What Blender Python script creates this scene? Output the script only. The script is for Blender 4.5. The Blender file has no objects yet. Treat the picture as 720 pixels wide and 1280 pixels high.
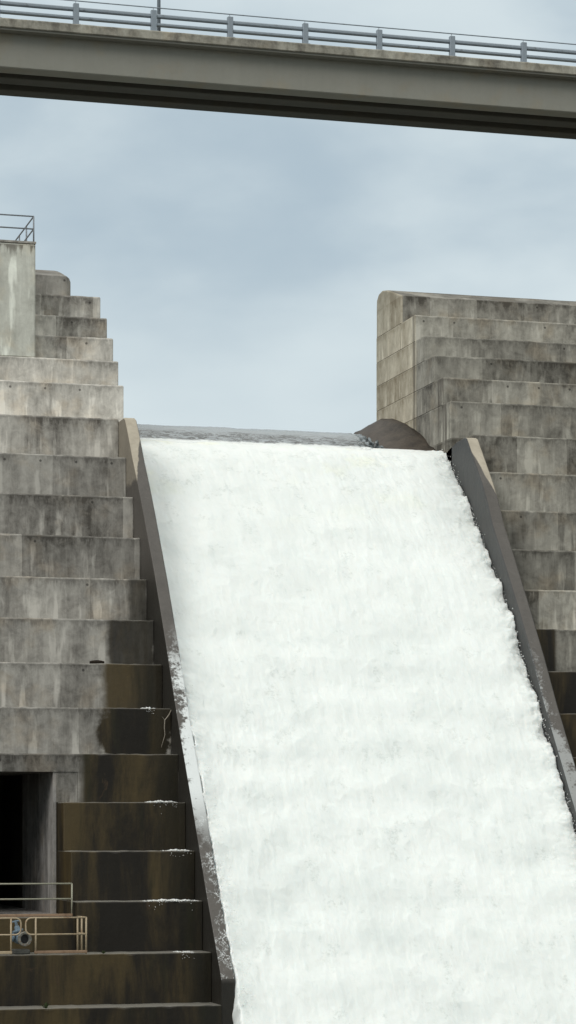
import bpy, math, random
import numpy as np
from mathutils import Vector
random.seed(7); rng = np.random.default_rng(11)
sc = bpy.context.scene
COL = sc.collection

# ------------------------------------------------------------------ helpers
class MB:
    """collects faces of one mesh (world coordinates)"""
    def __init__(s): s.v = []; s.f = []
    def add(s, vs, fs):
        o = len(s.v); s.v += [tuple(v) for v in vs]; s.f += [tuple(i + o for i in f) for f in fs]
    def box(s, x0, x1, y0, y1, z0, z1, c=0.0):
        if c <= 0:
            v = [(x0,y0,z0),(x1,y0,z0),(x1,y1,z0),(x0,y1,z0),(x0,y0,z1),(x1,y0,z1),(x1,y1,z1),(x0,y1,z1)]
            s.add(v, [(0,3,2,1),(4,5,6,7),(0,1,5,4),(1,2,6,5),(2,3,7,6),(3,0,4,7)]); return
        loops = []
        for z, k in ((z0,c),(z0+c,0),(z1-c,0),(z1,c)):
            a0,a1,b0,b1 = x0+k,x1-k,y0+k,y1-k
            loops.append([(a0+c,b0,z),(a1-c,b0,z),(a1,b0+c,z),(a1,b1-c,z),(a1-c,b1,z),(a0+c,b1,z),(a0,b1-c,z),(a0,b0+c,z)])
        s.loft(loops)
    def loft(s, loops, cap=True, closed=True):
        n = len(loops[0]); vs = [p for l in loops for p in l]; fs = []
        for i in range(len(loops)-1):
            for j in range(n if closed else n-1):
                k = (j+1) % n
                fs.append((i*n+j, i*n+k, (i+1)*n+k, (i+1)*n+j))
        if cap:
            fs.append(tuple(reversed(range(n)))); fs.append(tuple((len(loops)-1)*n+j for j in range(n)))
        s.add(vs, fs)
    def tube(s, pts, r, n=8):
        pts = [Vector(p) for p in pts]; loops = []
        rs = r if isinstance(r, (list, tuple)) else [r]*len(pts)
        up = None
        for i, p in enumerate(pts):
            d = (pts[min(i+1, len(pts)-1)] - pts[max(i-1, 0)]).normalized()
            if up is None:
                up = Vector((0,0,1)) if abs(d.z) < .9 else Vector((1,0,0))
            a = d.cross(up).normalized(); b = a.cross(d).normalized(); up = b
            loops.append([tuple(p + rs[i]*(a*math.cos(t)+b*math.sin(t))) for t in [2*math.pi*k/n for k in range(n)]])
        s.loft(loops)
    def lathe(s, c, axis, prof, n=20):
        """prof: list of (distance along axis, radius)"""
        ax = Vector(axis).normalized(); u = ax.orthogonal().normalized(); w = ax.cross(u)
        loops = [[tuple(Vector(c)+ax*h+r*(u*math.cos(t)+w*math.sin(t))) for t in [2*math.pi*k/n for k in range(n)]] for h, r in prof]
        s.loft(loops)
    def build(s, name, mat, parent=None, smooth=False, **props):
        me = bpy.data.meshes.new(name)
        off = Vector(parent_loc(parent)) if parent else Vector((0,0,0))
        me.from_pydata([tuple(Vector(v)-off) for v in s.v], [], s.f)
        me.update()
        import bmesh
        bm = bmesh.new(); bm.from_mesh(me); bmesh.ops.recalc_face_normals(bm, faces=bm.faces); bm.to_mesh(me); bm.free()
        if smooth: me.polygons.foreach_set('use_smooth', [True]*len(me.polygons))
        me.materials.append(mat)
        o = bpy.data.objects.new(name, me); COL.objects.link(o)
        if parent: o.parent = parent
        for k, v in props.items(): o[k] = v
        return o
def parent_loc(p):
    l = Vector((0,0,0))
    while p is not None: l += p.location; p = p.parent
    return l
def thing(name, label, cat, loc=(0,0,0), group=None):
    o = bpy.data.objects.new(name, None); o.empty_display_size = .3; COL.objects.link(o); o.location = loc
    o['label'] = label; o['category'] = cat
    if group: o['group'] = group
    return o
def tag(o, label=None, cat=None, group=None, kind=None):
    if label: o['label'] = label
    if cat: o['category'] = cat
    if group: o['group'] = group
    if kind: o['kind'] = kind
    return o

# ---- numpy lattice noise
def vnoise(x, y, seed):
    r = np.random.default_rng(seed); N = 256; L = r.random((N, N))
    xi = np.floor(x).astype(int); yi = np.floor(y).astype(int); xf = x-xi; yf = y-yi
    u = xf*xf*xf*(xf*(xf*6-15)+10); v = yf*yf*yf*(yf*(yf*6-15)+10)
    a = L[xi % N, yi % N]; b = L[(xi+1) % N, yi % N]; c = L[xi % N, (yi+1) % N]; d = L[(xi+1) % N, (yi+1) % N]
    return (a*(1-u)+b*u)*(1-v) + (c*(1-u)+d*u)*v
def fbm(x, y, seed, octv=5, gain=.5, billow=False):
    t = 0; a = 1; s = 0
    for i in range(octv):
        ca, sa = math.cos(.6*i), math.sin(.6*i)
        n = vnoise((x*ca-y*sa)*2**i+17.3*i, (x*sa+y*ca)*2**i+5.1*i, seed+i)
        if billow: n = np.abs(2*n-1)
        t = t + a*n; s += a; a *= gain
    return t/s

# ------------------------------------------------------------------ node helper
class NT:
    def __init__(s, name):
        s.m = bpy.data.materials.new(name); s.m.use_nodes = True; s.t = s.m.node_tree; s.t.nodes.clear()
        s.out = s.t.nodes.new('ShaderNodeOutputMaterial')
    def n(s, typ, **kw):
        x = s.t.nodes.new(typ)
        for k, v in kw.items(): setattr(x, k, v)
        return x
    def put(s, sock, v):
        if isinstance(v, bpy.types.NodeSocket): s.t.links.new(v, sock)
        elif v is not None:
            if isinstance(v, (tuple, list)) and len(v) == 3 and sock.type == 'RGBA': v = (*v, 1)
            sock.default_value = v
    def math(s, op, a, b=None, c=None, clamp=False):
        x = s.n('ShaderNodeMath', operation=op, use_clamp=clamp); s.put(x.inputs[0], a); s.put(x.inputs[1], b); s.put(x.inputs[2], c); return x.outputs[0]
    def vmul(s, v, k):
        x = s.n('ShaderNodeVectorMath', operation='MULTIPLY'); s.put(x.inputs[0], v); s.put(x.inputs[1], k); return x.outputs[0]
    def vadd(s, v, k):
        x = s.n('ShaderNodeVectorMath', operation='ADD'); s.put(x.inputs[0], v); s.put(x.inputs[1], k); return x.outputs[0]
    def noise(s, v, scale, detail=5, rough=.55, dist=0):
        x = s.n('ShaderNodeTexNoise'); s.put(x.inputs['Vector'], v); x.inputs['Scale'].default_value = scale
        x.inputs['Detail'].default_value = detail; x.inputs['Roughness'].default_value = rough; x.inputs['Distortion'].default_value = dist
        return x.outputs['Fac']
    def ss(s, v, lo, hi, a=0., b=1.):
        x = s.n('ShaderNodeMapRange', interpolation_type='SMOOTHSTEP', clamp=True)
        for i, q in enumerate((v, lo, hi, a, b)): s.put(x.inputs[i], q)
        return x.outputs[0]
    def mix(s, f, a, b, mode='MIX'):
        x = s.n('ShaderNodeMix', data_type='RGBA', blend_type=mode); s.put(x.inputs[0], f); s.put(x.inputs[6], a); s.put(x.inputs[7], b); return x.outputs[2]
    def attr(s, name):
        x = s.n('ShaderNodeAttribute', attribute_type='OBJECT', attribute_name=name); return x.outputs['Fac']
    def comb(s, x=0., y=0., z=0.):
        c = s.n('ShaderNodeCombineXYZ'); s.put(c.inputs[0], x); s.put(c.inputs[1], y); s.put(c.inputs[2], z); return c.outputs[0]
    def pos(s):
        g = s.n('ShaderNodeNewGeometry'); q = s.n('ShaderNodeSeparateXYZ'); s.t.links.new(g.outputs['Position'], q.inputs[0])
        return g.outputs['Position'], q.outputs[0], q.outputs[1], q.outputs[2]
    def bump(s, h, strength=.5, dist=.02):
        b = s.n('ShaderNodeBump'); b.inputs['Strength'].default_value = strength; b.inputs['Distance'].default_value = dist; s.put(b.inputs['Height'], h); return b.outputs[0]
    def bsdf(s, col, rough=.9, spec=.3, metal=0., normal=None, **kw):
        p = s.n('ShaderNodeBsdfPrincipled'); s.put(p.inputs['Base Color'], col); s.put(p.inputs['Roughness'], rough)
        s.put(p.inputs['Specular IOR Level'], spec); s.put(p.inputs['Metallic'], metal); s.put(p.inputs['Normal'], normal)
        for k, v in kw.items(): s.put(p.inputs[k], v)
        s.t.links.new(p.outputs[0], s.out.inputs[0]); return s.m

WARM_D = (.105, .096, .083); WARM_L = (.66, .63, .565)
def concrete(name, step=True, dark=WARM_D, light=WARM_L, wet=True, panel=True, contrast=1., top_stain_glint=.75, limeamt=.38):
    t = NT(name); P, X, Y, Z = t.pos()
    xy = t.math('ADD', X, t.math('MULTIPLY', Y, .83))
    sid = t.attr('sid'); ztop = t.attr('z_top'); tone = t.attr('tone')
    d = t.math('SUBTRACT', ztop, Z)
    S = t.vadd(P, t.comb(0., 0., t.math('MULTIPLY', sid, 3.7)))         # every lift gets its own weathering
    big = t.noise(S, .55, 5, .6)
    SV = t.vadd(t.vmul(P, (1., 1., .16)), t.comb(t.math('MULTIPLY', sid, 7.3), 0., t.math('MULTIPLY', sid, 2.1)))
    str1 = t.noise(SV, 1.15, 7, .62, .25)
    str2 = t.noise(t.vmul(SV, (1., 1., .6)), 4.6, 7, .72, .15)
    fine = t.noise(P, 6.5, 8, .75)
    blot = t.noise(S, 2.4, 6, .68, .6)
    v = t.math('ADD', t.math('MULTIPLY', big, .26), t.math('MULTIPLY', str1, .48))
    v = t.math('ADD', v, t.math('MULTIPLY', str2, .30)); v = t.math('ADD', v, t.math('MULTIPLY', blot, .38))
    v = t.math('ADD', v, t.math('MULTIPLY', fine, .16))                  # mean about .79
    v = t.math('ADD', t.math('MULTIPLY', t.math('SUBTRACT', v, .79), 2.45*contrast), .46)
    if panel:
        w = t.n('ShaderNodeTexWhiteNoise', noise_dimensions='2D')
        px = t.math('FLOOR', t.math('ADD', t.math('DIVIDE', t.math('ADD', xy, t.math('MULTIPLY', str2, .12)), 1.9), t.math('MULTIPLY', sid, .37)))
        t.put(w.inputs['Vector'], t.comb(px, sid, 0.))
        v = t.math('ADD', v, t.math('MULTIPLY', t.math('SUBTRACT', w.outputs['Value'], .5), .46))
    # grime that runs down from the top edge of each lift
    gl = t.math('ADD', .10, t.math('MULTIPLY', t.ss(str2, .42, .68), .75))
    gr = t.ss(t.math('DIVIDE', d, gl), 1.0, .15)
    v = t.math('SUBTRACT', v, t.math('MULTIPLY', gr, .34*top_stain_glint))
    # pale lime runs, longer and denser towards the foot of the lift
    lime = t.math('MULTIPLY', t.ss(t.noise(SV, 3.1, 4, .5, .1), .55, .66), t.ss(t.math('ADD', d, t.math('MULTIPLY', blot, .5)), .25, 1.2))
    v = t.math('ADD', v, t.math('MULTIPLY', lime, limeamt), clamp=True)
    v = t.math('ADD', v, t.math('MULTIPLY', t.ss(d, .075, .045), .22*top_stain_glint), clamp=True)  # thin pale line at the lift top, a painted edge highlight
    c = t.mix(v, dark, light)
    # brownish tint patches
    c = t.mix(t.math('MULTIPLY', t.ss(t.noise(S, .9, 4), .5, .72), .5), c, t.mix(1., c, (1.08, .95, .80), 'MULTIPLY'))
    # tie holes
    if step:
        fx = t.math('SUBTRACT', t.math('FRACT', t.math('DIVIDE', t.math('ADD', X, t.math('MULTIPLY', sid, .9)), 1.22)), .5)
        hx = t.math('MULTIPLY', fx, 1.22); hz = t.math('SUBTRACT', d, .22)
        rr = t.math('SQRT', t.math('ADD', t.math('MULTIPLY', hx, hx), t.math('MULTIPLY', hz, hz)))
        w2 = t.n('ShaderNodeTexWhiteNoise', noise_dimensions='2D')
        t.put(w2.inputs['Vector'], t.comb(t.math('FLOOR', t.math('DIVIDE', t.math('ADD', X, t.math('MULTIPLY', sid, .9)), 1.22)), sid, 3.))
        hole = t.math('MULTIPLY', t.ss(rr, .055, .03), t.math('GREATER_THAN', w2.outputs['Value'], .66))
        c = t.mix(t.math('MULTIPLY', hole, .7), c, (.03, .028, .025))
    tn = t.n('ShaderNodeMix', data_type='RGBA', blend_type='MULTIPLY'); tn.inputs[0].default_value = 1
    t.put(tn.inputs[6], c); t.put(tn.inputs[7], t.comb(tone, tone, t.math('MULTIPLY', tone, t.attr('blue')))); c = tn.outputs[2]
    # dry bleached, slightly ochre flank of the right pier with ragged dark runs
    pl = t.math('MULTIPLY', t.attr('pale_flank'), t.math('MULTIPLY', t.ss(X, 30.52, 30.47), t.ss(t.math('ADD', Y, t.math('MULTIPLY', str2, .5)), 91.6, 92.0)))
    c = t.mix(t.math('MULTIPLY', pl, .75), c, t.mix(v, (.30, .25, .17), (.74, .68, .54)))
    flank = t.math('MULTIPLY', t.ss(X, 30.52, 30.47), t.attr('pale_flank'))
    runs = t.math('MULTIPLY', flank, t.math('MULTIPLY', t.ss(t.noise(t.vmul(P, (1., 1., .06)), 1.5, 5, .6), .52, .60), t.ss(Y, 92.6, 91.6)))
    c = t.mix(t.math('MULTIPLY', runs, .7), c, (.085, .075, .062))
    rough = .92
    if wet:
        # brown-black algae and seepage; each lift has its own start and end
        e = t.math('MULTIPLY', t.math('SUBTRACT', t.noise(t.vadd(P, t.comb(0., 0., sid)), 1.3, 5, .6), .5), t.attr('wet_rag'))
        xa = t.math('ADD', X, e)
        m = t.math('MULTIPLY', t.ss(t.math('SUBTRACT', xa, t.attr('wet_a')), -.05, .26), t.ss(t.math('SUBTRACT', t.attr('wet_b'), xa), 0., .14))
        m = t.math('MULTIPLY', m, t.attr('wet_amt'))
        seep = t.noise(t.vadd(t.vmul(P, (1., 1., .22)), t.comb(t.math('MULTIPLY', sid, .35), 0., 0.)), .62, 6, .65, .3)
        seep2 = t.noise(t.vadd(t.vmul(P, (1., 1., .12)), t.comb(11., 0., sid)), 2.2, 4, .6)
        wc = t.mix(t.ss(seep, .40, .62), (.012, .010, .007), (.078, .056, .023))
        wc = t.mix(t.math('MULTIPLY', t.math('MULTIPLY', t.ss(t.math('ADD', X, t.math('MULTIPLY', seep2, .8)), 17.2, 18.0), t.ss(X, 19., 18.9)), .75), wc, (.011, .011, .007))
        wc = t.mix(t.math('MULTIPLY', t.ss(seep2, .55, .72), .6), wc, (.020, .020, .009))
        wc = t.mix(t.math('MULTIPLY', t.ss(t.noise(t.vadd(P, (31., 4., 9.)), .8, 6, .7, .8), .62, .70), .55), wc, (.075, .047, .026))
        wc = t.mix(t.math('MULTIPLY', fine, .4), wc, (.018, .014, .010))
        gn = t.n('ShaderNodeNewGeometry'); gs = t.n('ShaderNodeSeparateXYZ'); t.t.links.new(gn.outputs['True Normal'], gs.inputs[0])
        wc = t.mix(t.math('MULTIPLY', t.ss(gs.outputs[2], .5, .9), .8), wc, (.20, .19, .165))  # upward treads tinted paler, sky light on the water film put into colour
        c = t.mix(m, c, wc)
        rough = t.mix(m, (.92,)*3, (.55,)*3)
        rs = t.n('ShaderNodeSeparateColor'); t.put(rs.inputs[0], rough); rough = rs.outputs[0]
    h = t.math('ADD', t.math('MULTIPLY', fine, .5), t.math('ADD', t.math('MULTIPLY', blot, .6), t.math('MULTIPLY', str2, .35)))
    return t.bsdf(c, rough, .25, normal=t.bump(h, .55, .03))

M = {}
M['concrete'] = concrete('weathered_concrete')
M['pale'] = concrete('pale_concrete', step=False, dark=(.17, .16, .135), light=(.72, .73, .65), wet=False, panel=False, contrast=.55, top_stain_glint=1.6)
M['bridge'] = concrete('bridge_concrete', step=False, dark=(.21, .205, .175), light=(.38, .375, .325), wet=False, panel=False, contrast=.22, top_stain_glint=.2, limeamt=0.)
M['fascia'] = concrete('parapet_concrete', step=False, dark=(.13, .12, .10), light=(.52, .50, .42), wet=False, panel=False, contrast=1.3, top_stain_glint=.5)

def metal(name, col, rust=None, rough=.5, rustamt=.5, metalv=.0):
    t = NT(name); P, X, Y, Z = t.pos()
    a = t.noise(P, 14, 5, .6); b = t.noise(P, 3.5, 6, .7)
    c = t.mix(a, tuple(k*.8 for k in col), tuple(min(1, k*1.15) for k in col))
    if rust: c = t.mix(t.math('MULTIPLY', t.ss(b, .62-.25*rustamt, .72), .8), c, rust)
    return t.bsdf(c, rough, .4, metalv, t.bump(a, .2, .004))
M['galv'] = metal('galvanised_steel', (.27, .31, .345), (.12, .12, .12), .5, .2, .25)
M['rail_tan'] = metal('tan_painted_steel', (.40, .32, .21), (.22, .10, .045), .55, .6)
M['rail_pale'] = metal('faded_painted_steel', (.34, .33, .25), (.22, .13, .07), .55, .3)
M['rust'] = metal('rusty_steel', (.27, .18, .115), (.13, .07, .04), .8, .7)
M['rail_dark'] = metal('weathered_dark_steel', (.24, .26, .28), (.16, .12, .08), .6, .3)
M['valve'] = metal('blue_grey_painted_iron', (.16, .22, .27), (.15, .09, .05), .5, .3)
M['ring'] = metal('grey_flange_iron', (.25, .25, .22), (.12, .07, .04), .6, .5)
M['bore'] = metal('dark_pipe_bore', (.02, .02, .02), None, .8)

def wallmat():
    """training wall: dry pale crest, then wet dark concrete with lacy foam lying on it"""
    t = NT('spillway_wall_concrete'); P, X, Y, Z = t.pos()
    n1 = t.noise(P, 1.2, 6, .65); n2 = t.noise(P, 7, 6, .7); sv = t.noise(t.vmul(P, (1., 1., .3)), 3, 5, .6)
    dry = t.mix(t.math('ADD', t.math('MULTIPLY', n1, .6), t.math('MULTIPLY', n2, .4)), (.17, .145, .11), (.62, .56, .45))
    side = t.attr('wet_side')        # +1: water on the +X side of this wall, -1: on the -X side
    mid = t.attr('mid_x')
    q = t.math('MULTIPLY', t.math('SUBTRACT', X, mid), side)          # -.2 dry edge .. +.2 water edge
    wetc = t.mix(t.math('ADD', t.math('MULTIPLY', sv, .6), t.math('MULTIPLY', n2, .4)), t.mix(t.ss(q, .18, .198), (.050, .046, .041), (.032, .032, .031)), t.mix(t.ss(q, .18, .198), (.125, .113, .10), (.072, .073, .072)))
    edge = t.math('ADD', t.math('MULTIPLY', q, 4.0), t.math('SUBTRACT', 12.3, Z))
    edge = t.math('ADD', edge, t.math('MULTIPLY', t.math('SUBTRACT', n1, .5), .8))
    m = t.math('MAXIMUM', t.ss(edge, -.10, .10), t.ss(q, .185, .198))
    dry = t.mix(t.math('MULTIPLY', t.ss(q, -.185, -.198), .6), dry, (.10, .088, .072))
    c = t.mix(m, dry, wetc)
    # dark soaked outer foot
    # foam
    vo = t.n('ShaderNodeTexVoronoi', feature='DISTANCE_TO_EDGE'); t.put(vo.inputs['Vector'], t.vadd(t.vmul(P, (1., 1., .6)), t.vmul(t.comb(n1, n2, sv), (1.2, 1.2, 1.2)))); vo.inputs['Scale'].default_value = 3.6
    lace = t.math('MULTIPLY', t.ss(vo.outputs['Distance'], .05, .015), t.ss(t.noise(P, 2.2, 3), .42, .58))
    patch = t.ss(t.math('ADD', t.math('ADD', t.math('ADD', t.math('MULTIPLY', t.noise(P, 2.2, 3, .6), .5), t.math('ADD', t.math('MULTIPLY', t.noise(P, 11., 6, .8), .5), t.math('MULTIPLY', q, .35))), t.attr('foam_bias')), t.math('MULTIPLY', t.math('MULTIPLY', t.ss(Z, 3.4, 2.2), t.ss(Z, -1., .2)), .14)), .47, .57)
    zone_hi = t.math('MULTIPLY', t.ss(Z, 6.6, 4.4), t.ss(Z, -1.0, 1.2))
    zone_lo = t.ss(Z, 2.0, 0.)
    up = t.n('ShaderNodeNewGeometry'); sx = t.n('ShaderNodeSeparateXYZ'); t.t.links.new(up.outputs['True Normal'], sx.inputs[0])
    topm = t.ss(sx.outputs[2], .15, .4)
    fm = t.math('MAXIMUM', t.math('MULTIPLY', patch, zone_hi), t.math('MULTIPLY', lace, zone_lo))
    fm = t.math('MULTIPLY', t.math('MULTIPLY', fm, topm), t.attr('foam_on'))
    c = t.mix(fm, c, (.66, .69, .68))
    out = t.ss(t.math('MULTIPLY', q, -1.), .19, .199)                 # outer face
    c = t.mix(t.math('MULTIPLY', t.math('MULTIPLY', out, t.ss(Z, 9.6, 7.2)), .85), c, (.013, .012, .009))
    c = t.mix(t.ss(Z, -4.45, -4.65), c, (.02, .018, .014))
    return t.bsdf(c, t.ss(m, 0., 1., .9, .5), .3, normal=t.bump(t.math('ADD', n2, sv), .5, .03))
M['wall'] = wallmat()

def foammat():
    t = NT('white_water'); P, X, Y, Z = t.pos()
    n = t.noise(t.vmul(P, (1., 1., .55)), .55, 5, .6); g = t.noise(t.vmul(P, (1., 1., .5)), 7., 7, .75); g2 = t.noise(t.vmul(P, (1., 1., .42)), 1.7, 4, .6)
    hi = t.ss(Z, 9.5, 13.)
    # thin spots where greenish water shows between the froth
    thr = t.math('SUBTRACT', .665, t.math('MULTIPLY', hi, .045))
    spot = t.math('MULTIPLY', t.ss(g2, t.math('SUBTRACT', thr, .10), thr), t.ss(t.noise(P, 8., 6, .8), .44, .62))
    soft = t.ss(t.noise(t.vmul(P, (1., 1., .6)), 1.1, 5, .6), .54, .72)
    c = t.mix(t.ss(n, .35, .68), (.79, .818, .79), (.74, .772, .745))
    c = t.mix(t.math('MULTIPLY', t.ss(t.noise(P, .5, 3), .52, .7), t.math('MULTIPLY', hi, .55)), c, (.80, .82, .66))
    c = t.mix(t.math('MULTIPLY', soft, .20), c, (.60, .655, .64))
    strk = t.ss(t.noise(t.vmul(P, (1., 1., .22)), 3.4, 5, .7), .52, .70)
    c = t.mix(t.math('MULTIPLY', strk, .12), c, (.55, .60, .58))
    c = t.mix(t.math('MULTIPLY', spot, .34), c, (.40, .44, .40))
    return t.bsdf(c, .8, .1, normal=t.bump(t.math('ADD', g, t.noise(P, 22, 4, .7)), .10, .02),
                  **{'Subsurface Weight': .8, 'Subsurface Radius': (.25, .28, .3), 'Subsurface Scale': .5})
M['foam'] = foammat()
def watermat(name, col, scale=(1,1,1), b=.3, ns=3., rough=.08, dist=.05, transm=0.):
    t = NT(name); P, X, Y, Z = t.pos(); n = t.noise(t.vmul(P, scale), ns, 7, .62, .4)
    return t.bsdf(col, rough, .5, normal=t.bump(n, b, dist))
M['water'] = watermat('lake_water', (.03, .045, .045), b=.15, ns=1.2)
def crestmat():
    t = NT('crest_water'); P, X, Y, Z = t.pos()
    r = t.noise(t.vmul(P, (1., 1.3, 1.)), 3.2, 7, .68, .5); r2 = t.noise(t.vmul(P, (.8, 2.5, 1.)), 1.2, 4, .6, .3)
    low = t.ss(Z, 14.25, 13.95)
    dark = t.math('MULTIPLY', t.ss(t.noise(t.vmul(P, (1., 1.8, 2.2)), 2.2, 7, .8, 1.0), .44, .54), t.ss(t.math('ADD', Z, t.math('MULTIPLY', r2, .3)), 14.42, 14.26))
    c = t.mix(r2, (.22, .25, .26), (.30, .335, .35))
    c = t.mix(dark, c, (.022, .028, .028))
    c = t.mix(t.ss(t.math('ADD', Z, t.math('MULTIPLY', r, .25)), 13.90, 13.80), c, (.78, .81, .79))
    return t.bsdf(c, .22, .5, normal=t.bump(r, .6, .05))
M['crest_water'] = crestmat()
def weirmat():
    t = NT('wet_weir_concrete'); P, X, Y, Z = t.pos(); n = t.noise(P, 1.5, 6, .65); f = t.noise(P, 10, 5, .7)
    c = t.mix(t.ss(t.math('ADD', t.math('MULTIPLY', n, .6), t.math('MULTIPLY', f, .4)), .3, .7), t.mix(t.ss(X, 30.4, 28.3), (.014, .011, .008), (.045, .034, .025)), (.085, .067, .050))
    return t.bsdf(c, .6, .3, normal=t.bump(f, .5, .02))
M['weir'] = weirmat()
def simple(name, a, b, scale=4, rough=.9, bs=.4):
    t = NT(name); P, X, Y, Z = t.pos(); n = t.noise(P, scale, 6, .65)
    return t.bsdf(t.mix(n, a, b), rough, .2, normal=t.bump(n, bs, .03))
M['ground'] = simple('rocky_ground', (.05, .045, .035), (.13, .115, .085), .4)
M['asphalt'] = simple('asphalt', (.04, .04, .04), (.07, .07, .065), 6)
M['twig'] = simple('dry_twig', (.18, .15, .11), (.42, .38, .32), 20)
M['leaf'] = simple('weed_leaf', (.035, .05, .02), (.09, .12, .05), 20)
M['debris'] = simple('dark_driftwood', (.008, .006, .004), (.03, .022, .015), 12)

# ------------------------------------------------------------------ the dam profile: (z of lift top, y of face)
A, A2, B, B2 = 18.4, 18.0, 30.45, 30.9        # chute sides: pier planes and outer planes of the training walls
XL, XR = -38., 74.
C = 14.2                                       # outlet recess side
prof = [(19.2,91.7),(18.2,90.5),(17.27,89.4),(16.3,88.5),(15.3,87.6),(13.95,86.5),(12.45,85.25),(10.96,84.08),(9.48,83.0),(8.0,81.95),
        (6.58,80.9),(5.08,79.65),(3.62,78.4),(2.16,77.4),(.66,76.42),(-.81,75.2),(-2.29,74.2),(-3.77,73.1),(-5.24,71.9),(-6.75,70.7),(-8.25,69.6),(-9.75,68.4),(-11.25,67.3),(-13.2,66.1)]
def step_mesh(mb, x0, x1, yf, zb, zt, yb, seed, c=.035):
    L = x1-x0; near0, near1 = max(x0, 10), min(x1, 40)
    xs = [x0]
    if near0 > x0: xs.append(near0)
    n = max(2, int((near1-near0)/.22))
    for i in range(1, n): xs.append(near0+(near1-near0)*i/n)
    if near1 < x1: xs.append(near1)
    xs.append(x1)
    r = np.random.default_rng(seed); loops = []
    for i, x in enumerate(xs):
        e = 0 if i in (0, len(xs)-1) else 1
        j = (r.random()-.5)*.014*e; k = (r.random()-.5)*.02*e
        chip = (.045*r.random() if r.random() < .12 else 0)*e
        cc = c+chip
        bow = .012*math.sin(x*.9+seed)*e
        loops.append([(x, yf+bow, zb), (x, yf+j+bow, zt-cc), (x, yf+j+cc*.45+bow, zt-cc*.28+k*.3), (x, yf+cc+bow, zt+k), (x, yb, zt), (x, yb, zb)])
    # chamfered ends
    def inset(l, x, d):
        return [(x, l[0][1]+d, l[0][2]), (x, l[1][1]+d, l[1][2]-d), (x, l[2][1]+d, l[2][2]-d), (x, l[3][1]+d, l[3][2]-d), (x, l[4][1]-d, l[4][2]-d), (x, l[5][1]-d, l[5][2])]
    l0, l1 = loops[0], loops[-1]
    loops[0] = [(p[0]+.03, p[1], p[2]) for p in l0]; loops[-1] = [(p[0]-.03, p[1], p[2]) for p in l1]
    loops = [inset(l0, x0, .02)] + loops + [inset(l1, x1, .02)]
    mb.loft(loops)

def crest_mesh(mb, x0, x1, round0, round1):
    base = [(93.3,19.2),(93.3,20.22),(93.34,20.26),(93.8,20.40),(94.5,20.63),(95.2,20.83),(95.8,20.93),(96.2,20.88),(96.42,20.7),(96.5,20.4),(96.5,19.2)]
    def ring(x, d):
        return [(x, min(max(y, 93.3+d), 96.5-d), z if z < 19.3 else max(19.2, z-d)) for y, z in base]
    R = .30 if round1 else .07; rings = []
    if round0:
        for a in (0, 25, 50, 75, 90)[::1]:
            rings.append(ring(x0+R*(1-math.sin(math.radians(a))), R*(1-math.cos(math.radians(90-a)))) if False else None)
        rings = [ring(x0+R*(1-math.cos(math.radians(a))), R*(1-math.sin(math.radians(a)))) for a in (0, 20, 45, 70, 90)]
    else: rings = [ring(x0, 0)]
    n = max(2, int((x1-x0)/1.2))
    for i in range(1, n): rings.append(ring(x0+(x1-x0)*i/n, random.random()*.012))
    if round1: rings += [ring(x1-R*(1-math.cos(math.radians(a))), R*(1-math.sin(math.radians(a)))) for a in (90, 70, 45, 20, 0)]
    else: rings.append(ring(x1, 0))
    mb.loft(rings)

# tone / wet bands per lift
toneL = {19.2:1.12,18.2:1.15,17.27:1.15,16.3:1.15,15.3:1.25,13.95:.98,12.45:.66,10.96:.76,9.48:.66,8.0:.78,6.58:.72,5.08:.74,3.62:.70,2.16:.58}
toneR = {19.2:.82,18.2:.64,17.27:.56,16.3:.68,15.3:.64,13.95:.70,12.45:.74,10.96:.58,9.48:.50,8.0:.86,6.58:.66}
wetL = {8.0:(17.25,18.1,.3,.75),6.58:(16.4,18.1,.6,.9),5.08:(16.0,18.1,.25,.97),3.62:(15.7,18.1,1.3,1.),2.16:(14.83,18.1,.05,1.)}
def common(i, zt, tones, dflt):
    return dict(sid=float(i+1), z_top=float(zt), tone=float(tones.get(zt, dflt)))

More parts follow.
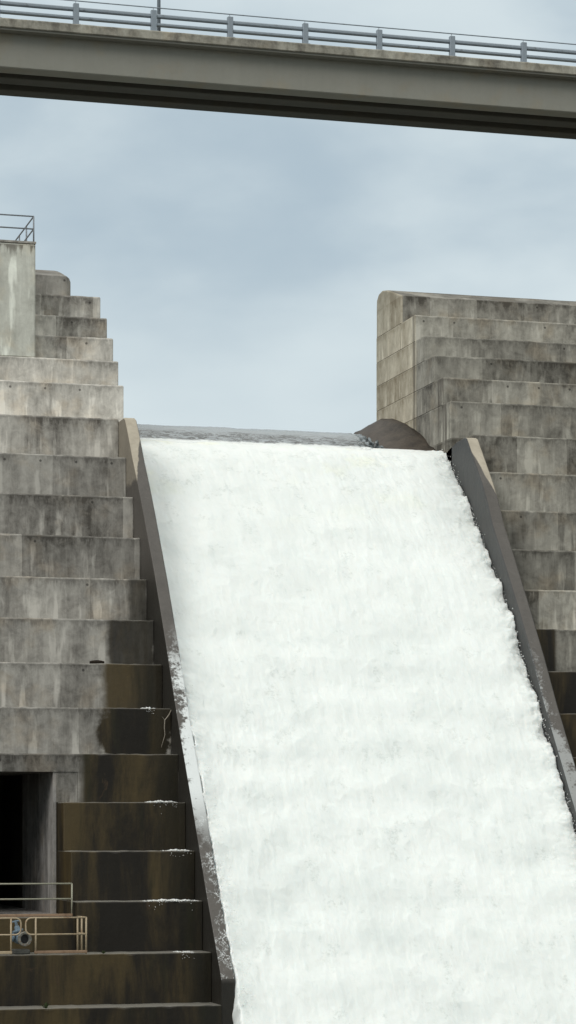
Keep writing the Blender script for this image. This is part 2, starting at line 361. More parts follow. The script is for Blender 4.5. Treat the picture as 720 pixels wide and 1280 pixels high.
left = thing('stepped_dam_wall', 'long stepped concrete dam wall left of the white water, pale above and stained dark brown below', 'dam wall', (0, 90, -13))
right = thing('stepped_dam_wall', 'grey stepped concrete dam wall right of the white water, with a tall rounded pier end', 'dam wall', (50, 90, -13))
for i, (zt, yf) in enumerate(prof):
    zb = prof[i+1][0] if i+1 < len(prof) else zt-2
    upper = zt > 14
    yb = 96.5 if upper else yf+7
    # ----- left
    p = common(i, zt, toneL, .7); p['blue'] = 1.0
    w = wetL.get(zt, (-99., 99., 0., 1.) if zt < 2 else (98., 99., 0., 0.))
    p.update(wet_a=w[0], wet_b=w[1], wet_rag=w[2], wet_amt=w[3])
    xe = A if upper else A2
    segs = [(XL, xe)]
    if zt == 2.16: segs = []
    elif -3 < zt < 2: segs = [(XL, 7.6), (C, xe)]
    for k, (x0, x1) in enumerate(segs):
        mb = MB(); step_mesh(mb, x0, x1, yf, zb, zt, yb, 100+i*3+k); mb.build('step', M['concrete'], left, **p)
    if zt == 2.16:
        # lintel over the outlet with the wall panel beside it
        mb = MB(); step_mesh(mb, XL, xe, yf, 1.6, zt, yb, 300)
        q = dict(p); mb.build('lintel', M['concrete'], left, **q)
        mb = MB(); mb.box(14.16, C+.62, yf+.015, yf+5, .66, 1.6, .012); mb.box(C+.62, xe, yf, yf+6.9, .66, 1.6)
        mb.build('wall_panel', M['concrete'], left, **dict(p, z_top=1.9, tone=.62))
        mb = MB(); mb.box(XL, 9.3, yf, yf+6.9, .66, 1.6); mb.build('wall_panel', M['concrete'], left, **p)
    # ----- right
    p = common(i, zt, toneR, .6); p['blue'] = .96; p['sid'] += 40; p['pale_flank'] = 1.
    if zt == 6.58: w = (30., 31.95, .1, .97)
    elif zt < 6: w = (-99., 99., 0., 1.)
    else: w = (98., 99., 0., 0.)
    p.update(wet_a=w[0], wet_b=w[1], wet_rag=w[2], wet_amt=w[3])
    mb = MB(); step_mesh(mb, B if upper else B2, XR, yf, zb, zt, yb, 200+i)
    mb.build('step', M['concrete'], right, **p)
    if not upper and zt > 13:      # pier foot behind the nose of the training wall
        mb = MB(); mb.box(B, B2-.002, 87.45, 96.4, 12.0, zt-.002); mb.build('pier_foot', M['concrete'], right, **p)
mb = MB(); crest_mesh(mb, XL, A-.75, False, True)
mb.build('crest_cap', M['concrete'], left, smooth=False, sid=60., z_top=20.3, tone=.62, blue=1.0, wet_a=98., wet_b=99., wet_rag=0., wet_amt=0.)
mb = MB(); crest_mesh(mb, B, XR, True, False)
mb.build('crest_cap', M['concrete'], right, smooth=False, sid=61., z_top=20.3, tone=.85, pale_flank=1., blue=.97, wet_a=98., wet_b=99., wet_rag=0., wet_amt=0.)
# outlet tunnel in the left wall: side walls, roof and floor one lining, end in darkness
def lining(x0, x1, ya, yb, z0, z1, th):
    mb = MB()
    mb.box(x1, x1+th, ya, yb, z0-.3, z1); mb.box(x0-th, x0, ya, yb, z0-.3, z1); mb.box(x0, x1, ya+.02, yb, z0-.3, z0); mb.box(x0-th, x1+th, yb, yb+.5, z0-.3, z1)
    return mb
lining(9.3, 14.05, 83, 103, -2.75, 1.598, .1).build('tunnel_lining', M['concrete'], left, sid=73., z_top=3., tone=.35, blue=1., wet_a=-99., wet_b=99., wet_rag=0., wet_amt=.8)  # wet colour and low tone stand in for the deep tunnel shade
mb = MB(); mb.box(14.06, 14.158, 77.43, 83, -2.75, 1.598); mb.box(9.2, 9.3, 77.43, 83, -2.75, 1.598); mb.box(9.3, 14.06, 77.45, 83, -3.05, -2.75)
mb.build('tunnel_mouth', M['concrete'], left, sid=70., z_top=3.0, tone=.62, blue=1.05, wet_a=98., wet_b=99., wet_rag=0., wet_amt=0.)
mb = MB(); mb.box(14.162, 16.2, 77.44, 84.0, -2.8, .655); mb.build('recess_wall', M['concrete'], left, sid=71., z_top=5.0, tone=.5, blue=.9, wet_a=-99., wet_b=99., wet_rag=0., wet_amt=1.)
mb = MB(); mb.box(7.6, C-.003, 74.35, 77.42, -3.77, -2.74, .02); mb.build('outlet_platform', M['concrete'], left, sid=72., z_top=-2.7, tone=.5, blue=1., wet_a=-99., wet_b=99., wet_rag=0., wet_amt=1.)

# ------------------------------------------------------------------ pale block on the left
blk = thing('concrete_block', 'pale smooth concrete block rising above the steps at the left edge', 'block', (12, 90, 16.3))
mb = MB(); mb.box(5.2, 15.47, 88.6, 93.2, 16.303, 20.28, .04)
mb.build('block_body', M['pale'], blk, sid=80., z_top=20.28, tone=1.28, blue=1.0)
mb = MB(); mb.box(5.18, 15.49, 88.58, 93.22, 20.28, 20.36, .01)
mb.build('coping', M['concrete'], blk, sid=81., z_top=20.6, tone=1.1, blue=1.0, wet_a=98., wet_b=99., wet_rag=0., wet_amt=0.)
def rail_posts(root, pts, h, r, mat, base=0.):
    for (x, y, z) in pts:
        m = MB(); m.tube([(x, y, z+base), (x, y, z+h)], r); m.build('post', mat, root, smooth=True)
rl = thing('safety_railing', 'thin dark steel pipe railing around the top of the pale block', 'railing', (12, 90, 20.36))
zc = 20.36
rail_posts(rl, [(15.42,88.7,zc),(13.5,88.7,zc),(11.6,88.7,zc),(9.7,88.7,zc),(15.42,90.2,zc),(15.42,91.7,zc),(15.42,93.1,zc)], .9, .028, M['rail_dark'])
for hh in (.9, .46):
    m = MB(); m.tube([(5.4,88.7,zc+hh),(15.42,88.7,zc+hh)], .026); m.build('rail', M['rail_dark'], rl, smooth=True)
    m = MB(); m.tube([(15.42,88.7,zc+hh),(15.42,93.1,zc+hh)], .026); m.build('rail', M['rail_dark'], rl, smooth=True)

# ------------------------------------------------------------------ training walls
topL = [(88.8,13.2),(88.3,13.6),(87.6,13.8),(86.6,13.86),(85.7,13.86),(85.5,13.78),(85.0,13.22),(84.27,12.28),(83.4,11.3),(82.5,10.2),(80.8,8.0),(79.3,5.86),(77.6,3.3),(75.55,.5),(73.75,-2.1),(71.95,-4.5)]
topR = [(88.9,13.1),(88.4,13.38),(87.8,13.56),(87.0,13.70),(86.1,13.74),(85.9,13.68),(85.2,12.9),(84.3,11.9),(83.75,11.15),(83.3,10.4),(81.9,8.7),(80.65,7.15),(79.4,5.5),(78.25,3.87),(76.65,1.82),(74.6,-.85),(71.9,-4.4)]
def training_wall(name, label, x0, x1, top, zend, **pr):
    # resample for a slightly rough arris
    pts = []
    for (y0, z0), (y1, z1) in zip(top, top[1:]):
        n = max(1, int(math.hypot(y1-y0, z1-z0)/.18))
        for k in range(n): pts.append((y0+(y1-y0)*k/n, z0+(z1-z0)*k/n))
    pts.append(top[-1]); r = np.random.default_rng(5)
    mb = MB(); loops = []
    for i, (y, z) in enumerate(pts):
        e = (r.random()-.5)*.03; e2 = (r.random()-.5)*.03
        loops.append([(x0, y, z-3.6 if i < len(pts)-1 else zend), (x0, y, z-.02+e*.3), (x0+.03, y, z+.01), (x1-.03, y, z+.01), (x1, y, z-.02+e2*.4), (x1, y, z-3.6 if i < len(pts)-1 else zend)])
    mb.loft(loops)
    o = mb.build(name, M['wall'], **pr); tag(o, label, 'spillway wall'); return o
training_wall('training_wall', 'narrow sloping concrete wall along the left edge of the white water, foam on its lower top', A2, A, topL, -9.,
              wet_side=1., mid_x=(A+A2)/2, foam_on=1., foam_bias=.0)
training_wall('training_wall', 'narrow sloping concrete wall along the right edge of the white water, wet dark grey inner face', B, B2-.002, topR, -9.,
              wet_side=-1., mid_x=(B+B2)/2, foam_on=.35, foam_bias=-.06)

# ------------------------------------------------------------------ spillway weir: bed under the water and the brown wet shoulder against the pier
weir = thing('spillway_weir', 'wet brown concrete weir crest and shoulder below the right pier', 'weir', (24, 92, -13))
bedp = [(97,13.2),(94,13.6),(92,13.5),(90.5,13.2),(89.2,12.6),(87.7,11.9),(85.6,10.2),(84.0,8.6),(82.2,6.9),(80.4,4.8),(79,3.1),(77.2,.8),(76,-.7),(73,-4.6),(70,-8.5),(66.5,-13)]
mb = MB(); mb.loft([[(A+.002, y, z) for y, z in bedp]+[(A+.002, 97, -13)], [(B-.002, y, z) for y, z in bedp]+[(B-.002, 97, -13)]]); mb.build('chute_bed', M['weir'], weir)
arc = [(97.2,15.6),(96.6,15.85),(95.8,15.86),(94.9,15.76),(93.8,15.55),(92.66,15.2),(91.7,14.85),(90.84,14.48),(90.1,14.1),(89.55,13.82),(89.0,13.62),(88.6,13.42),(88.3,13.15)]
mb = MB(); loops = []
for k in range(15):
    t_ = k/14; x = B+.06-3.0*t_
    lp = []
    for (y, z) in arc:
        base = 13.2
        lp.append((x+.05*math.sin(y*3+k), y, z+.04-(z-base)*(t_**1.45)*1.0-.06*t_+.04*math.sin(y*5+k*2)+random.uniform(-.03, .03)))
    lp += [(x, arc[-1][0], 12.4), (x, arc[0][0], 12.4)]
    loops.append(lp)
mb.loft(loops); mb.build('weir_shoulder', M['weir'], weir, smooth=True)

# ------------------------------------------------------------------ water
def sheet(name, mat, P, X0, X1, nu, nv, disp, kind, smooth=True, label=None):
    P = np.array(P, float); seg = np.hypot(*(P[1:]-P[:-1]).T); s = np.concatenate([[0], np.cumsum(seg)])
    sv = np.linspace(0, s[-1], nv)
    y = np.interp(sv, s, P[:,0]); z = np.interp(sv, s, P[:,1])
    k = np.ones(15)/15
    def sm(a): p = np.concatenate([np.full(7, a[0])+ (np.arange(-7,0))*(a[1]-a[0]), a, np.full(7, a[-1])+np.arange(1,8)*(a[-1]-a[-2])]); return np.convolve(p, k, 'valid')
    for _ in range(3): y, z = sm(y), sm(z)
    ty = np.gradient(y); tz = np.gradient(z); l = np.hypot(ty, tz); ny, nz = -tz/l, ty/l
    if nz.mean() < 0: ny, nz = -ny, -nz
    U, V = np.meshgrid(np.linspace(X0, X1, nu), sv, indexing='ij')
    D, DX = disp(U, V, np.broadcast_to(z, U.shape))
    co = np.stack([U+DX, y+ny*D, z+nz*D], -1).reshape(-1, 3)
    me = bpy.data.meshes.new(name); idx = np.arange(nu*nv).reshape(nu, nv)
    q = np.stack([idx[:-1,:-1], idx[1:,:-1], idx[1:,1:], idx[:-1,1:]], -1).reshape(-1, 4)
    me.vertices.add(len(co)); me.vertices.foreach_set('co', co.ravel().astype(np.float32))
    me.loops.add(q.size); me.loops.foreach_set('vertex_index', q.ravel().astype(np.int32))
    me.polygons.add(len(q)); me.polygons.foreach_set('loop_start', np.arange(0, q.size, 4, dtype=np.int32)); me.polygons.foreach_set('loop_total', np.full(len(q), 4, np.int32))
    me.update(calc_edges=True); me.validate()
    me.polygons.foreach_set('use_smooth', [smooth]*len(me.polygons)); me.materials.append(mat)
    o = bpy.data.objects.new(name, me); COL.objects.link(o); o['kind'] = kind
    if label: o['label'] = label
    return o
foamp = [(89.15,13.72),(88.9,13.66),(88.6,13.54),(87.7,13.12),(86.8,12.4),(85.7,11.4),(84.1,9.85),(82.2,7.95),(80.4,5.85),(79,4.15),(77.2,1.9),(76,.4),(73,-3.5),(70,-7.5),(66,-12.8)]
def foamdisp(U, V, Z):
    # billows, tumbling ledges over the hidden steps, fine froth
    big = fbm(U*.35, V*.3, 1, 3)-.5
    bil = fbm(U*.95, V*.75, 10, 6, .48, True)
    froth = fbm(U*4.2, V*3.4, 30, 4, .6, True)
    fall = fbm(U*2.2, V*.35, 50, 4, .6)-.5
    hi = np.clip((Z-9.)/4, 0, 1)
    warp = fbm(U*.5, V*.15, 70, 3)*1.6
    ledge = np.sin((Z+warp)*2*math.pi/1.5)
    run = fbm(U*3.2, V*.5, 160, 4, .6)-.5
    D = .03 + big*.20 + (.42-bil)*.07*(1-.4*hi) + (.4-froth)*.014 + fall*.06*hi + run*.05 + ledge*.018*(1-hi*.4)
    D *= np.clip(V/1.2, .08, 1)
    # heaped against the left wall low down
    D += np.exp(-(U-A)/.7)*(np.clip((9-Z)/4, 0, 1)*np.clip((Z+4)/6, .35, 1)*.40+.12*np.clip((12.5-Z)/2, 0, 1))
    # pulled away ragged along the right wall
    D -= np.exp(-(B-U)/.30)*(.85*fbm(U*.9, V*1.15, 90, 6, .62)-.46)
    DX = (fbm(U*1.5, V*1.5, 120, 4)-.5)*.25*np.clip(V, 0, 1)*np.clip(np.minimum(U-A, B-U)*2, 0, 1)
    DX = DX-.16*np.exp(-(U-A)/.3)*np.clip((-4.7-Z)/.6, 0, 1)*fbm(U*2, V*3, 140, 4)
    lap = np.clip((8-Z)/2, 0, 1)*np.clip((Z+4.5)/2, 0, 1)
    D = D + lap*np.exp(-(U-A)/.15)*(fbm(U*2, V*2.6, 170, 5, .65)-.5)*.35
    DX = DX-lap*np.exp(-(U-A)/.12)*np.clip(fbm(U*.5, V*1.7, 180, 6, .7)-.42, 0, 1)*.9
    D = D.copy(); D[0, :] -= 1.2; D[1, :] -= .10; D[-1, :] -= .25
    return D, DX
sheet('cascading_water', M['foam'], foamp, A+.004, B-.004, 380, 860, foamdisp, 'structure')
crestp = [(101,14.86),(97,14.85),(94,14.80),(92.4,14.72),(91.4,14.6),(90.6,14.42),(90.0,14.2),(89.6,14.0),(89.2,13.80),(88.8,13.62),(88.5,13.45)]
def crestdisp(U, V, Z):
    n = fbm(U*1.1, V*1.6, 200, 5, .6)-.5
    k = np.clip((U-27.9-1.6*(fbm(U*2., V*4., 230, 4)-.5))/.7, 0, 1)
    return n*.10*np.clip(V/4, .3, 1) - .62*k*k*(3-2*k), 0*U
sheet('crest_water', M['crest_water'], crestp, A+.004, B-.3, 300, 200, crestdisp, 'structure')
# ragged spray lumps: along both walls and where the crest sheet breaks against the shoulder
def lump(mb, c, r):
    t_ = (1+5**.5)/2; base = [(-1,t_,0),(1,t_,0),(-1,-t_,0),(1,-t_,0),(0,-1,t_),(0,1,t_),(0,-1,-t_),(0,1,-t_),(t_,0,-1),(t_,0,1),(-t_,0,-1),(-t_,0,1)]
    fs = [(0,11,5),(0,5,1),(0,1,7),(0,7,10),(0,10,11),(1,5,9),(5,11,4),(11,10,2),(10,7,6),(7,1,8),(3,9,4),(3,4,2),(3,2,6),(3,6,8),(3,8,9),(4,9,5),(2,4,11),(6,2,10),(8,6,7),(9,8,1)]
    s3 = (r*random.uniform(.6,1.3), r*random.uniform(.6,1.3), r*random.uniform(.6,1.7))
    mb.add([(c[0]+p[0]*s3[0]*.5, c[1]+p[1]*s3[1]*.5, c[2]+p[2]*s3[2]*.5) for p in base], fs)
FP = np.array(foamp)
def fz(y): return float(np.interp(-y, -FP[:,0], FP[:,1]))
mb = MB()
for k in range(2400):
    if k % 3:
        y = random.uniform(70, 88); x = B-.02-abs(random.gauss(0, .18)); up = abs(random.gauss(0, .22))
        if math.sin(y*2.1)+math.sin(y*5.3+1) < random.uniform(-1.6, 1.2): up *= .35
        up *= .6
    else:
        y = 71.5+abs(random.gauss(0, 4)); y = min(y, 81); x = A+random.uniform(-.05, .5); up = random.uniform(0, .35)+.2
    lump(mb, (x, y-up*.79, fz(y)+up*.61), random.choice((.008, .011, .014, .018)))
tag(mb.build('water_spray', M['foam']), kind='stuff')
# thin foam lying on the treads beside the left wall
mb = MB()
for zt, x0, x1, th, cnt in ((3.62,17.0,17.5,.02,120),(.66,16.75,17.75,.08,520),(-.81,17.0,17.9,.04,200),(-2.29,16.1,17.9,.05,560),(-3.77,16.9,17.5,.02,90)):
    yf = dict(prof)[zt]
    for k in range(cnt):
        f = random.betavariate(1.6, 1.1)
        x = x0+(x1-x0)*f; e = (1-abs(2*f-1)**2)*(.35+.65*abs(math.sin(x*9+zt)))
        lump(mb, (x, yf+random.uniform(-.01, .5), zt+random.uniform(0, th*.45)*e), random.uniform(.012, .03)*(.4+e))
    for k in range(12):
        x = random.uniform(x0+.2, x1); lump(mb, (x, yf-.02, zt-abs(random.gauss(0, .14))), .011)
tag(mb.build('tread_foam', M['foam']), kind='stuff')

# ------------------------------------------------------------------ bridge
BY = 90.; ZT = 28.53
br = thing('road_bridge', 'long grey concrete girder bridge with blue-grey guardrail crossing above the spillway', 'bridge', (25, 92, 16))
bx0, bx1 = -34., 72.
bp = dict(sid=0., blue=1.0, tone=1.0)
mb = MB(); mb.box(bx0, bx1, BY+.02, BY+4.25, ZT-.40, ZT-.10); mb.build('deck_slab', M['bridge'], br, z_top=ZT+1, **dict(bp, tone=.6))  # low tone paints in the shade of the underside
mb = MB(); mb.box(bx0, bx1, BY+.4, BY+3.9, ZT-.1, ZT-.04); mb.build('road_surface', M['asphalt'], br)
def beam(y0, y1, z0, z1, c, seed):
    xs = [bx0]+[8+.35*i for i in range(92)]+[bx1]; r = np.random.default_rng(seed); loops = []
    for x in xs:
        a = (r.random()-.5)*.012; b = (r.random()-.5)*.016
        loops.append([(x, y0, z0+.02), (x, y0+a*.5, z1-c+b), (x, y0+c, z1+b*.6), (x, y1-c, z1), (x, y1, z1-c), (x, y1, z0), (x, y0+.02, z0)])
    m = MB(); m.loft(loops); return m
beam(BY-.05, BY+.38, ZT-.32, ZT, .03, 1).build('edge_beam', M['fascia'], br, z_top=ZT, sid=2., tone=1.0, blue=1.)
beam(BY+3.9, BY+4.3, ZT-.27, ZT, .03, 2).build('edge_beam', M['fascia'], br, z_top=ZT, sid=3., tone=1.0, blue=1.)
for k, gy in enumerate((BY+.42, BY+1.75, BY+3.25)):
    mb = MB(); w = .75; zb = 26.92
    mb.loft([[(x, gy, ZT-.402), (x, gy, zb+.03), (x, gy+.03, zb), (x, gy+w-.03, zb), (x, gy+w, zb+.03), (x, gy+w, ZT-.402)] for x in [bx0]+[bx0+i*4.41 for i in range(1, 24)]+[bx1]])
    mb.build('girder', M['bridge'], br, z_top=ZT+.6, sid=5.+k, blue=1.0, tone=(.90, .36, .36)[k])  # inner girders toned down, shade under the deck painted in
for px in (-10., 58.):
    mb = MB(); mb.box(px-.8, px+.8, BY+.5, BY+3.8, 20.9 if False else 19.9, 26.9, .06); mb.build('pier', M['bridge'], br, z_top=30., **bp)
post0 = None
def guardrail(y, face):
    g = bpy.data.objects.new('guardrail', None); COL.objects.link(g); g.parent = br; g.location = (0, y-92, ZT-16)
    gx = 17.2-2.84*4
    def loc(m, nm, **k): return m.build(nm, M['galv'], g, **k)
    m = MB(); r0 = ZT
    m.box(gx-.10, gx+.10, y-.09, y+.09, r0+.03, r0+.78, .012); m.box(gx-.15, gx+.15, y-.14, y+.14, r0, r0+.03, .005)
    p = loc(m, 'post')
    for i in range(1, 16):
        c = p.copy(); COL.objects.link(c); c.parent = g; c.location = (2.84*i, 0, 0)
    for z0, z1, off in ((r0+.52, r0+.65, .0), (r0+.22, r0+.33, .0)):
        m = MB(); yy = y+.03
        m.loft([[(x, yy-.06, z0), (x, yy-.085, z0+.03), (x, yy-.085, z1-.03), (x, yy-.06, z1), (x, yy+.06, z1), (x, yy+.06, z0)] for x in (bx0, bx1)])
        loc(m, 'rail')
    m = MB(); m.tube([(bx0, y+.05, r0+.90), (bx1, y+.05, r0+.90)], .022)
    for i in range(0, 16): m.tube([(gx+2.84*i, y+.05, r0+.76), (gx+2.84*i, y+.05, r0+.9)], .012, 6)
    loc(m, 'handrail', smooth=True)
guardrail(BY+.16, 1); guardrail(BY+4.1, -1)
lamp = thing('street_lamp', 'thin grey lamp post standing on the bridge behind the guardrail', 'street lamp', (20.42, 91.0, ZT-.04))
m = MB(); m.tube([(20.42,91,ZT-.04),(20.42,91,ZT+3),(20.42,91,ZT+6.2)], [.07,.055,.04], 10); m.build('pole', M['galv'], lamp, smooth=True)
m = MB(); m.tube([(20.42,91,ZT+6.2),(20.42,91.3,ZT+6.5),(20.42,92,ZT+6.65)], .03); m.build('arm', M['galv'], lamp, smooth=True)
m = MB(); m.box(20.3, 20.54, 91.9, 92.6, ZT+6.6, ZT+6.72, .03); m.build('lamp_head', M['galv'], lamp)

# ------------------------------------------------------------------ outlet railings and valve
def loc_rail(root, pts, r, mat, nm='rail'):
    m = MB(); m.tube(pts, r); return m.build(nm, mat, root, smooth=True)
z1 = -2.74
r1 = thing('platform_railing', 'faded pale railing along the outlet platform in front of the dark opening', 'railing', (12, 74.6, z1))
for px in (14.11, 11.9, 9.7): 
    m = MB(); m.tube([(px,74.6,z1),(px,74.6,z1+.98)], .024); m.build('post', M['rail_pale'], r1, smooth=True)
for h in (.98, .53): loc_rail(r1, [(7.8,74.6,z1+h),(14.11,74.6,z1+h)], .024, M['rail_pale'])
m = MB(); m.box(7.8, 14.13, 74.56, 74.64, z1+.01, z1+.09, .01); m.build('toe_board', M['rust'], r1)
z2 = -3.765; yr = 73.22
r2 = thing('walkway_railing', 'tan and rusty pipe railing with rounded ends standing on the step below the outlet', 'railing', (12, yr, z2))
for px, py in ((14.27,yr),(14.22,yr+.42),(14.17,yr+.8),(12.79,yr),(12.07,yr),(10.6,yr),(9.2,yr)):
    m = MB(); m.tube([(px,py,z2),(px,py,z2+1.06)], .027); m.build('post', M['rail_tan'], r2, smooth=True)
def arcpts(cx, cz, r, a0, a1, y, n=6): return [(cx+r*math.cos(math.radians(a0+(a1-a0)*i/n)), y, cz+r*math.sin(math.radians(a0+(a1-a0)*i/n))) for i in range(n+1)]
tz, mz = z2+1.05, z2+.57
# right bay: one bent pipe makes the top rail, the rounded end and the mid rail
loc_rail(r2, [(14.27,yr,tz)]+arcpts(12.66, tz-.16, .16, 90, 180, yr)+arcpts(12.66, mz+.16, .16, 180, 270, yr)+[(14.27,yr,mz)], .024, M['rail_tan'])
loc_rail(r2, [(8.,yr,tz)]+arcpts(12.20, tz-.16, .16, 90, 0, yr)+arcpts(12.20, mz+.16, .16, 0, -90, yr)+[(8.,yr,mz)], .024, M['rail_tan'])
for h in (tz, mz): loc_rail(r2, [(14.27,yr,h),(14.17,yr+.8,h)], .024, M['rail_tan'])
for a, b in ((12.75, 14.3), (8., 12.1)):
    m = MB(); m.box(a, b, yr-.03, yr+.03, z2+.02, z2+.10, .01); m.build('toe_board', M['rust'] if a > 12 else M['rail_tan'], r2)
vl = thing('pipe_valve', 'blue-grey flanged pipe valve on a small pad behind the gap in the railing', 'valve', (12.4, 73.6, z2))
ax = Vector((.30, -1., -.02)); vc = Vector((12.42, 73.62, -3.32))
m = MB(); m.lathe(vc, ax, [(-.30,.10),(-.28,.15),(-.12,.17),(.02,.15),(.08,.13),(.2,.12)], 20); m.build('body', M['valve'], vl, smooth=True)
m = MB(); m.lathe(vc, ax, [(.20,.14),(.20,.205),(.25,.215),(.30,.205),(.30,.15),(.24,.135)], 28); fl = m.build('flange', M['ring'], vl)
m = MB(); m.lathe(vc, ax, [(.235,.0),(.24,.128),(.245,.128),(.246,.0)], 24); m.build('bore', M['bore'], vl)
b0 = None
for k in range(8):
    m = MB(); t_ = 2*math.pi*(k+.5)/8; a_ = ax.normalized(); u = a_.orthogonal().normalized(); w = a_.cross(u)
    m.lathe(vc+a_*.30+.178*(u*math.cos(t_)+w*math.sin(t_)), a_, [(0,.014),(.02,.014)], 6)
    m.build('bolt', M['rust'], fl)
m = MB(); bc = vc+Vector((-.06,.02,.14)); m.lathe(bc, (-.25,0,1), [(0,.10),(.06,.12),(.07,.16),(.11,.16),(.12,.09),(.22,.07),(.23,.045),(.40,.035)], 18); m.build('bonnet', M['valve'], vl)
m = MB(); hc = bc+Vector((-.10,0,.36)); m.tube([tuple(hc+Vector((.12*math.cos(t_),.12*math.sin(t_),-.25*.12*math.cos(t_)*-1))) for t_ in [2*math.pi*k/16 for k in range(17)]], .012, 6); m.tube([tuple(hc-Vector((.12,0,0))),tuple(hc+Vector((.12,0,0)))], .01, 6); m.build('handwheel', M['valve'], vl)
m = MB(); m.lathe(vc+Vector((-.17,.02,.03)), (-1,0,.1), [(0,.09),(.05,.13),(.09,.13),(.1,.05)], 14); m.build('side_cover', M['valve'], vl)
m = MB(); m.box(12.2, 12.66, 73.4, 73.95, z2, z2+.13, .02); m.build('pad', M['pale'], vl, sid=9., z_top=5., tone=.15, blue=1.)

# ------------------------------------------------------------------ small odds and ends
m = MB(); m.tube([(17.98,78.34,3.58),(17.9,78.32,3.42),(17.76,78.30,3.25),(17.75,78.30,3.0),(17.77,78.31,2.8),(17.70,78.33,2.55),(17.66,78.36,2.4)], [.012,.018,.018,.014,.011,.008,.005], 6)
m.tube([(17.76,78.30,3.25),(17.70,78.27,3.33),(17.66,78.25,3.36)], [.01,.008,.004], 5)
tag(m.build('dry_branch', M['twig']), 'bare pale branch hanging down a dark wet step beside the left spillway wall', 'branch')
m = MB()
m.loft([[(15.66+.47*i/7, 79.78+.06*math.cos(t_)*(.5+.5*math.sin(i*math.pi/7)), 5.12+.075*(.45+.55*math.sin((i+.4)*math.pi/8))*math.sin(t_)) for t_ in [2*math.pi*k/8 for k in range(8)]] for i in range(8)])
tag(m.build('driftwood_lump', M['debris']), 'small dark lump of debris lying on the step edge above the brown patch', 'debris')
def weed(x, y, z, s, label):
    m = MB(); r = random.Random(int(x*100))
    for k in range(46):
        a = r.uniform(0, 6.28); el = r.uniform(.15, 1.4); L = s*r.uniform(.4, 1); b = Vector((x, y, z))
        d = Vector((math.cos(a)*math.cos(el), math.sin(a)*math.cos(el)*.6-.2, math.sin(el))); e = b+d*L; w = Vector((-d.y, d.x, .1)).normalized()*s*.09; mid = b+d*L*.55+Vector((0,0,.1*s))
        m.add([tuple(b), tuple(mid+w), tuple(e), tuple(mid-w)], [(0,1,2,3)])
    tag(m.build('weed_plant', M['leaf']), label, 'weed')
weed(12.85, 71.86, -5.24, .22, 'tiny green weed rooted on the lowest step edge at bottom left')
weed(14.75, 73.06, -3.77, .13, 'tiny weed on the step edge just right of the rusty railing')

# ------------------------------------------------------------------ ground, basin, reservoir
def terrain(x, y):
    valley = math.exp(-((x-22)/62)**2) if y > 0 else math.exp(-((x-22)/62)**2)
    z = -1.9
    if y > 7: z -= 13.5*min(1, (y-7)/32)*min(1, max(0, (1.25-abs(x-20)/60)*2))
    side = max(0, abs(x-18)-62); z += min(32, side*.5)*min(1, max(0, (y-30)/60))
    if y > 98 and side == 0: z = -6
    z += .5*math.sin(x*.11+y*.07)+.3*math.sin(x*.31-y*.23)
    if math.hypot(x, y) < 6: z = -1.7
    return z
gx = np.concatenate([np.linspace(-3000, -200, 12), np.linspace(-180, 220, 90), np.linspace(260, 3000, 12)])
gy = np.concatenate([np.linspace(-3000, -100, 12), np.linspace(-80, 200, 70), np.linspace(240, 3000, 12)])
vs = [(x, y, terrain(x, y)) for x in gx for y in gy]; ny_ = len(gy)
m = MB(); m.add(vs, [(i*ny_+j, (i+1)*ny_+j, (i+1)*ny_+j+1, i*ny_+j+1) for i in range(len(gx)-1) for j in range(ny_-1)])
tag(m.build('ground', M['ground'], smooth=True), kind='structure')
m = MB(); m.add([(-60,36,-13.4),(100,36,-13.4),(100,66.5,-13.4),(-60,66.5,-13.4)], [(0,1,2,3)]); tag(m.build('basin_water', M['water']), kind='structure')
m = MB(); m.add([(-400,100.9,14.84),(500,100.9,14.84),(500,900,14.84),(-400,900,14.84)], [(0,1,2,3)]); 
m.add([(-38,96.52,14.83),(18.39,96.52,14.83),(18.39,100.95,14.83),(-38,100.95,14.83)], [(0,1,2,3)]); m.add([(30.46,96.52,14.83),(74,96.52,14.83),(74,100.95,14.83),(30.46,100.95,14.83)], [(0,1,2,3)])
tag(m.build('reservoir_water', M['water']), kind='structure')

# ------------------------------------------------------------------ sky, sun
SUN_EL, SUN_AZ = math.radians(48), math.radians(-62)       # azimuth from +Y (north) clockwise; the glow comes from the left
w = bpy.data.worlds.new('World'); sc.world = w; w.use_nodes = True; nt = w.node_tree; nt.nodes.clear()
def N(t, **k):
    x = nt.nodes.new(t)
    for a, b in k.items(): setattr(x, a, b)
    return x
out = N('ShaderNodeOutputWorld'); bg = N('ShaderNodeBackground'); bg.inputs[1].default_value = .1
sky = N('ShaderNodeTexSky', sky_type='NISHITA'); sky.sun_disc = False; sky.sun_elevation = SUN_EL; sky.sun_rotation = SUN_AZ
tc = N('ShaderNodeTexCoord'); sep = N('ShaderNodeSeparateXYZ'); nt.links.new(tc.outputs['Generated'], sep.inputs[0])
mp = N('ShaderNodeMapping'); mp.inputs['Scale'].default_value = (1, 1, 2.0); mp.inputs['Location'].default_value = (3.3, .2, .1); nt.links.new(tc.outputs['Generated'], mp.inputs[0])
def wn(scale, det, rough, dist=0.):
    x = N('ShaderNodeTexNoise'); nt.links.new(mp.outputs[0], x.inputs[0]); x.inputs['Scale'].default_value = scale; x.inputs['Detail'].default_value = det; x.inputs['Roughness'].default_value = rough; x.inputs['Distortion'].default_value = dist; return x.outputs['Fac']
def mr(v, a, b, c, d, sm=True):
    x = N('ShaderNodeMapRange', interpolation_type='SMOOTHSTEP' if sm else 'LINEAR'); nt.links.new(v, x.inputs[0])
    for i, q in enumerate((a, b, c, d)): x.inputs[i+1].default_value = q
    return x.outputs[0]
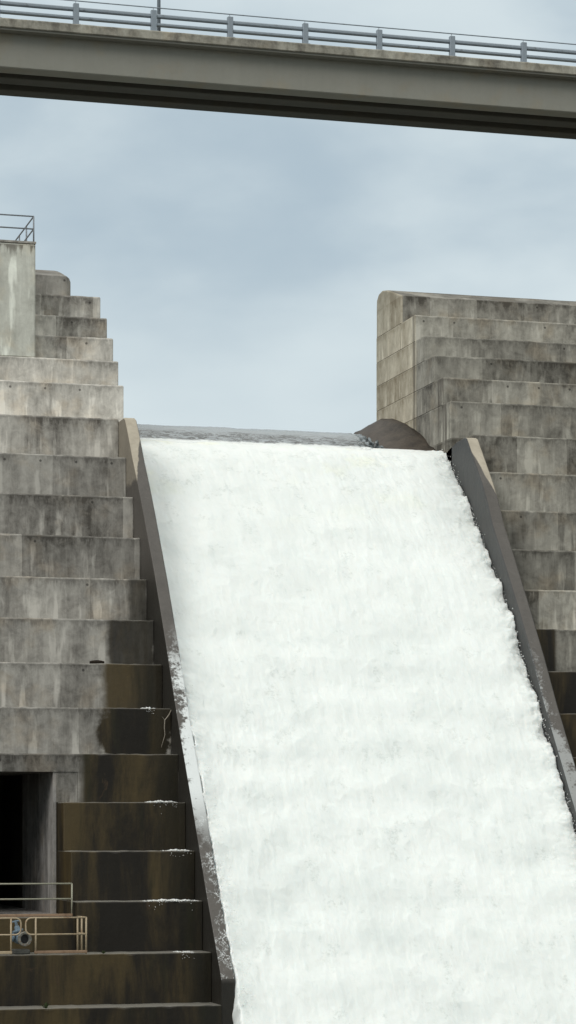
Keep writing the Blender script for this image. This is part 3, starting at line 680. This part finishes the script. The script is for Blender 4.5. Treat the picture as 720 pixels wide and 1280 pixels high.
def mm(op, a, b):
    x = N('ShaderNodeMath', operation=op)
    for i, q in enumerate((a, b)):
        if isinstance(q, (int, float)): x.inputs[i].default_value = q
        else: nt.links.new(q, x.inputs[i])
    return x.outputs[0]
c1 = wn(6., 4, .45, .2); c2 = wn(17., 5, .5, .1)
cl = mm('ADD', mm('MULTIPLY', c1, .75), mm('MULTIPLY', c2, .25))
cm = N('ShaderNodeMix', data_type='RGBA'); nt.links.new(mr(cl, .36, .64, 0, 1), cm.inputs[0])
cm.inputs[6].default_value = (4.55, 5.75, 6.75, 1); cm.inputs[7].default_value = (6.9, 8.05, 8.7, 1)
# paler towards the horizon
hz = N('ShaderNodeMix', data_type='RGBA'); nt.links.new(mr(sep.outputs[2], .13, .23, .85, 0), hz.inputs[0]); nt.links.new(cm.outputs[2], hz.inputs[6]); hz.inputs[7].default_value = (7.0, 8.1, 8.7, 1)
# overcast: brighter towards the zenith
lum = mr(sep.outputs[2], .32, .9, 1.0, 2.4)
hn = N('ShaderNodeMix', data_type='RGBA'); nt.links.new(mr(sep.outputs[2], .30, .55, 0, 1), hn.inputs[0]); nt.links.new(hz.outputs[2], hn.inputs[6]); hn.inputs[7].default_value = (6.5, 6.75, 6.75, 1)
gm = N('ShaderNodeMix', data_type='RGBA', blend_type='MULTIPLY'); gm.inputs[0].default_value = 1; nt.links.new(hn.outputs[2], gm.inputs[6])
cc = N('ShaderNodeCombineXYZ'); nt.links.new(lum, cc.inputs[0]); nt.links.new(mm('MULTIPLY', lum, .97), cc.inputs[1]); nt.links.new(mm('MULTIPLY', lum, .93), cc.inputs[2]); nt.links.new(cc.outputs[0], gm.inputs[7])
fin = N('ShaderNodeMix', data_type='RGBA'); fin.inputs[0].default_value = .92; nt.links.new(sky.outputs[0], fin.inputs[6]); nt.links.new(gm.outputs[2], fin.inputs[7])
nt.links.new(fin.outputs[2], bg.inputs[0]); nt.links.new(bg.outputs[0], out.inputs[0])
sd = bpy.data.lights.new('sun', 'SUN'); sd.energy = 1.25; sd.angle = math.radians(28); sd.color = (1, .975, .94)
so = bpy.data.objects.new('sun', sd); COL.objects.link(so)
dv = Vector((-.72, -.5, .62)).normalized()      # towards the sun
so.rotation_euler = dv.to_track_quat('Z', 'Y').to_euler()
sky.sun_elevation = math.asin(dv.z); sky.sun_rotation = math.atan2(dv.x, dv.y)

# ------------------------------------------------------------------ camera: level view with a rising lens, as in the photograph (verticals stay parallel)
cd = bpy.data.cameras.new('camera'); cd.sensor_width = 36; cd.sensor_fit = 'VERTICAL'; cd.sensor_height = 36; cd.lens = 3200/1280*36
cd.shift_y = 390/1280; cd.clip_end = 6000; cd.clip_start = .5
co = bpy.data.objects.new('camera', cd); COL.objects.link(co); co.location = (0,0,0)
co.rotation_euler = (math.pi/2, 0, -math.atan(.278)); sc.camera = co
vs_ = sc.view_settings; vs_.view_transform = 'Standard'; vs_.look = 'None'; vs_.exposure = 0; vs_.gamma = 1
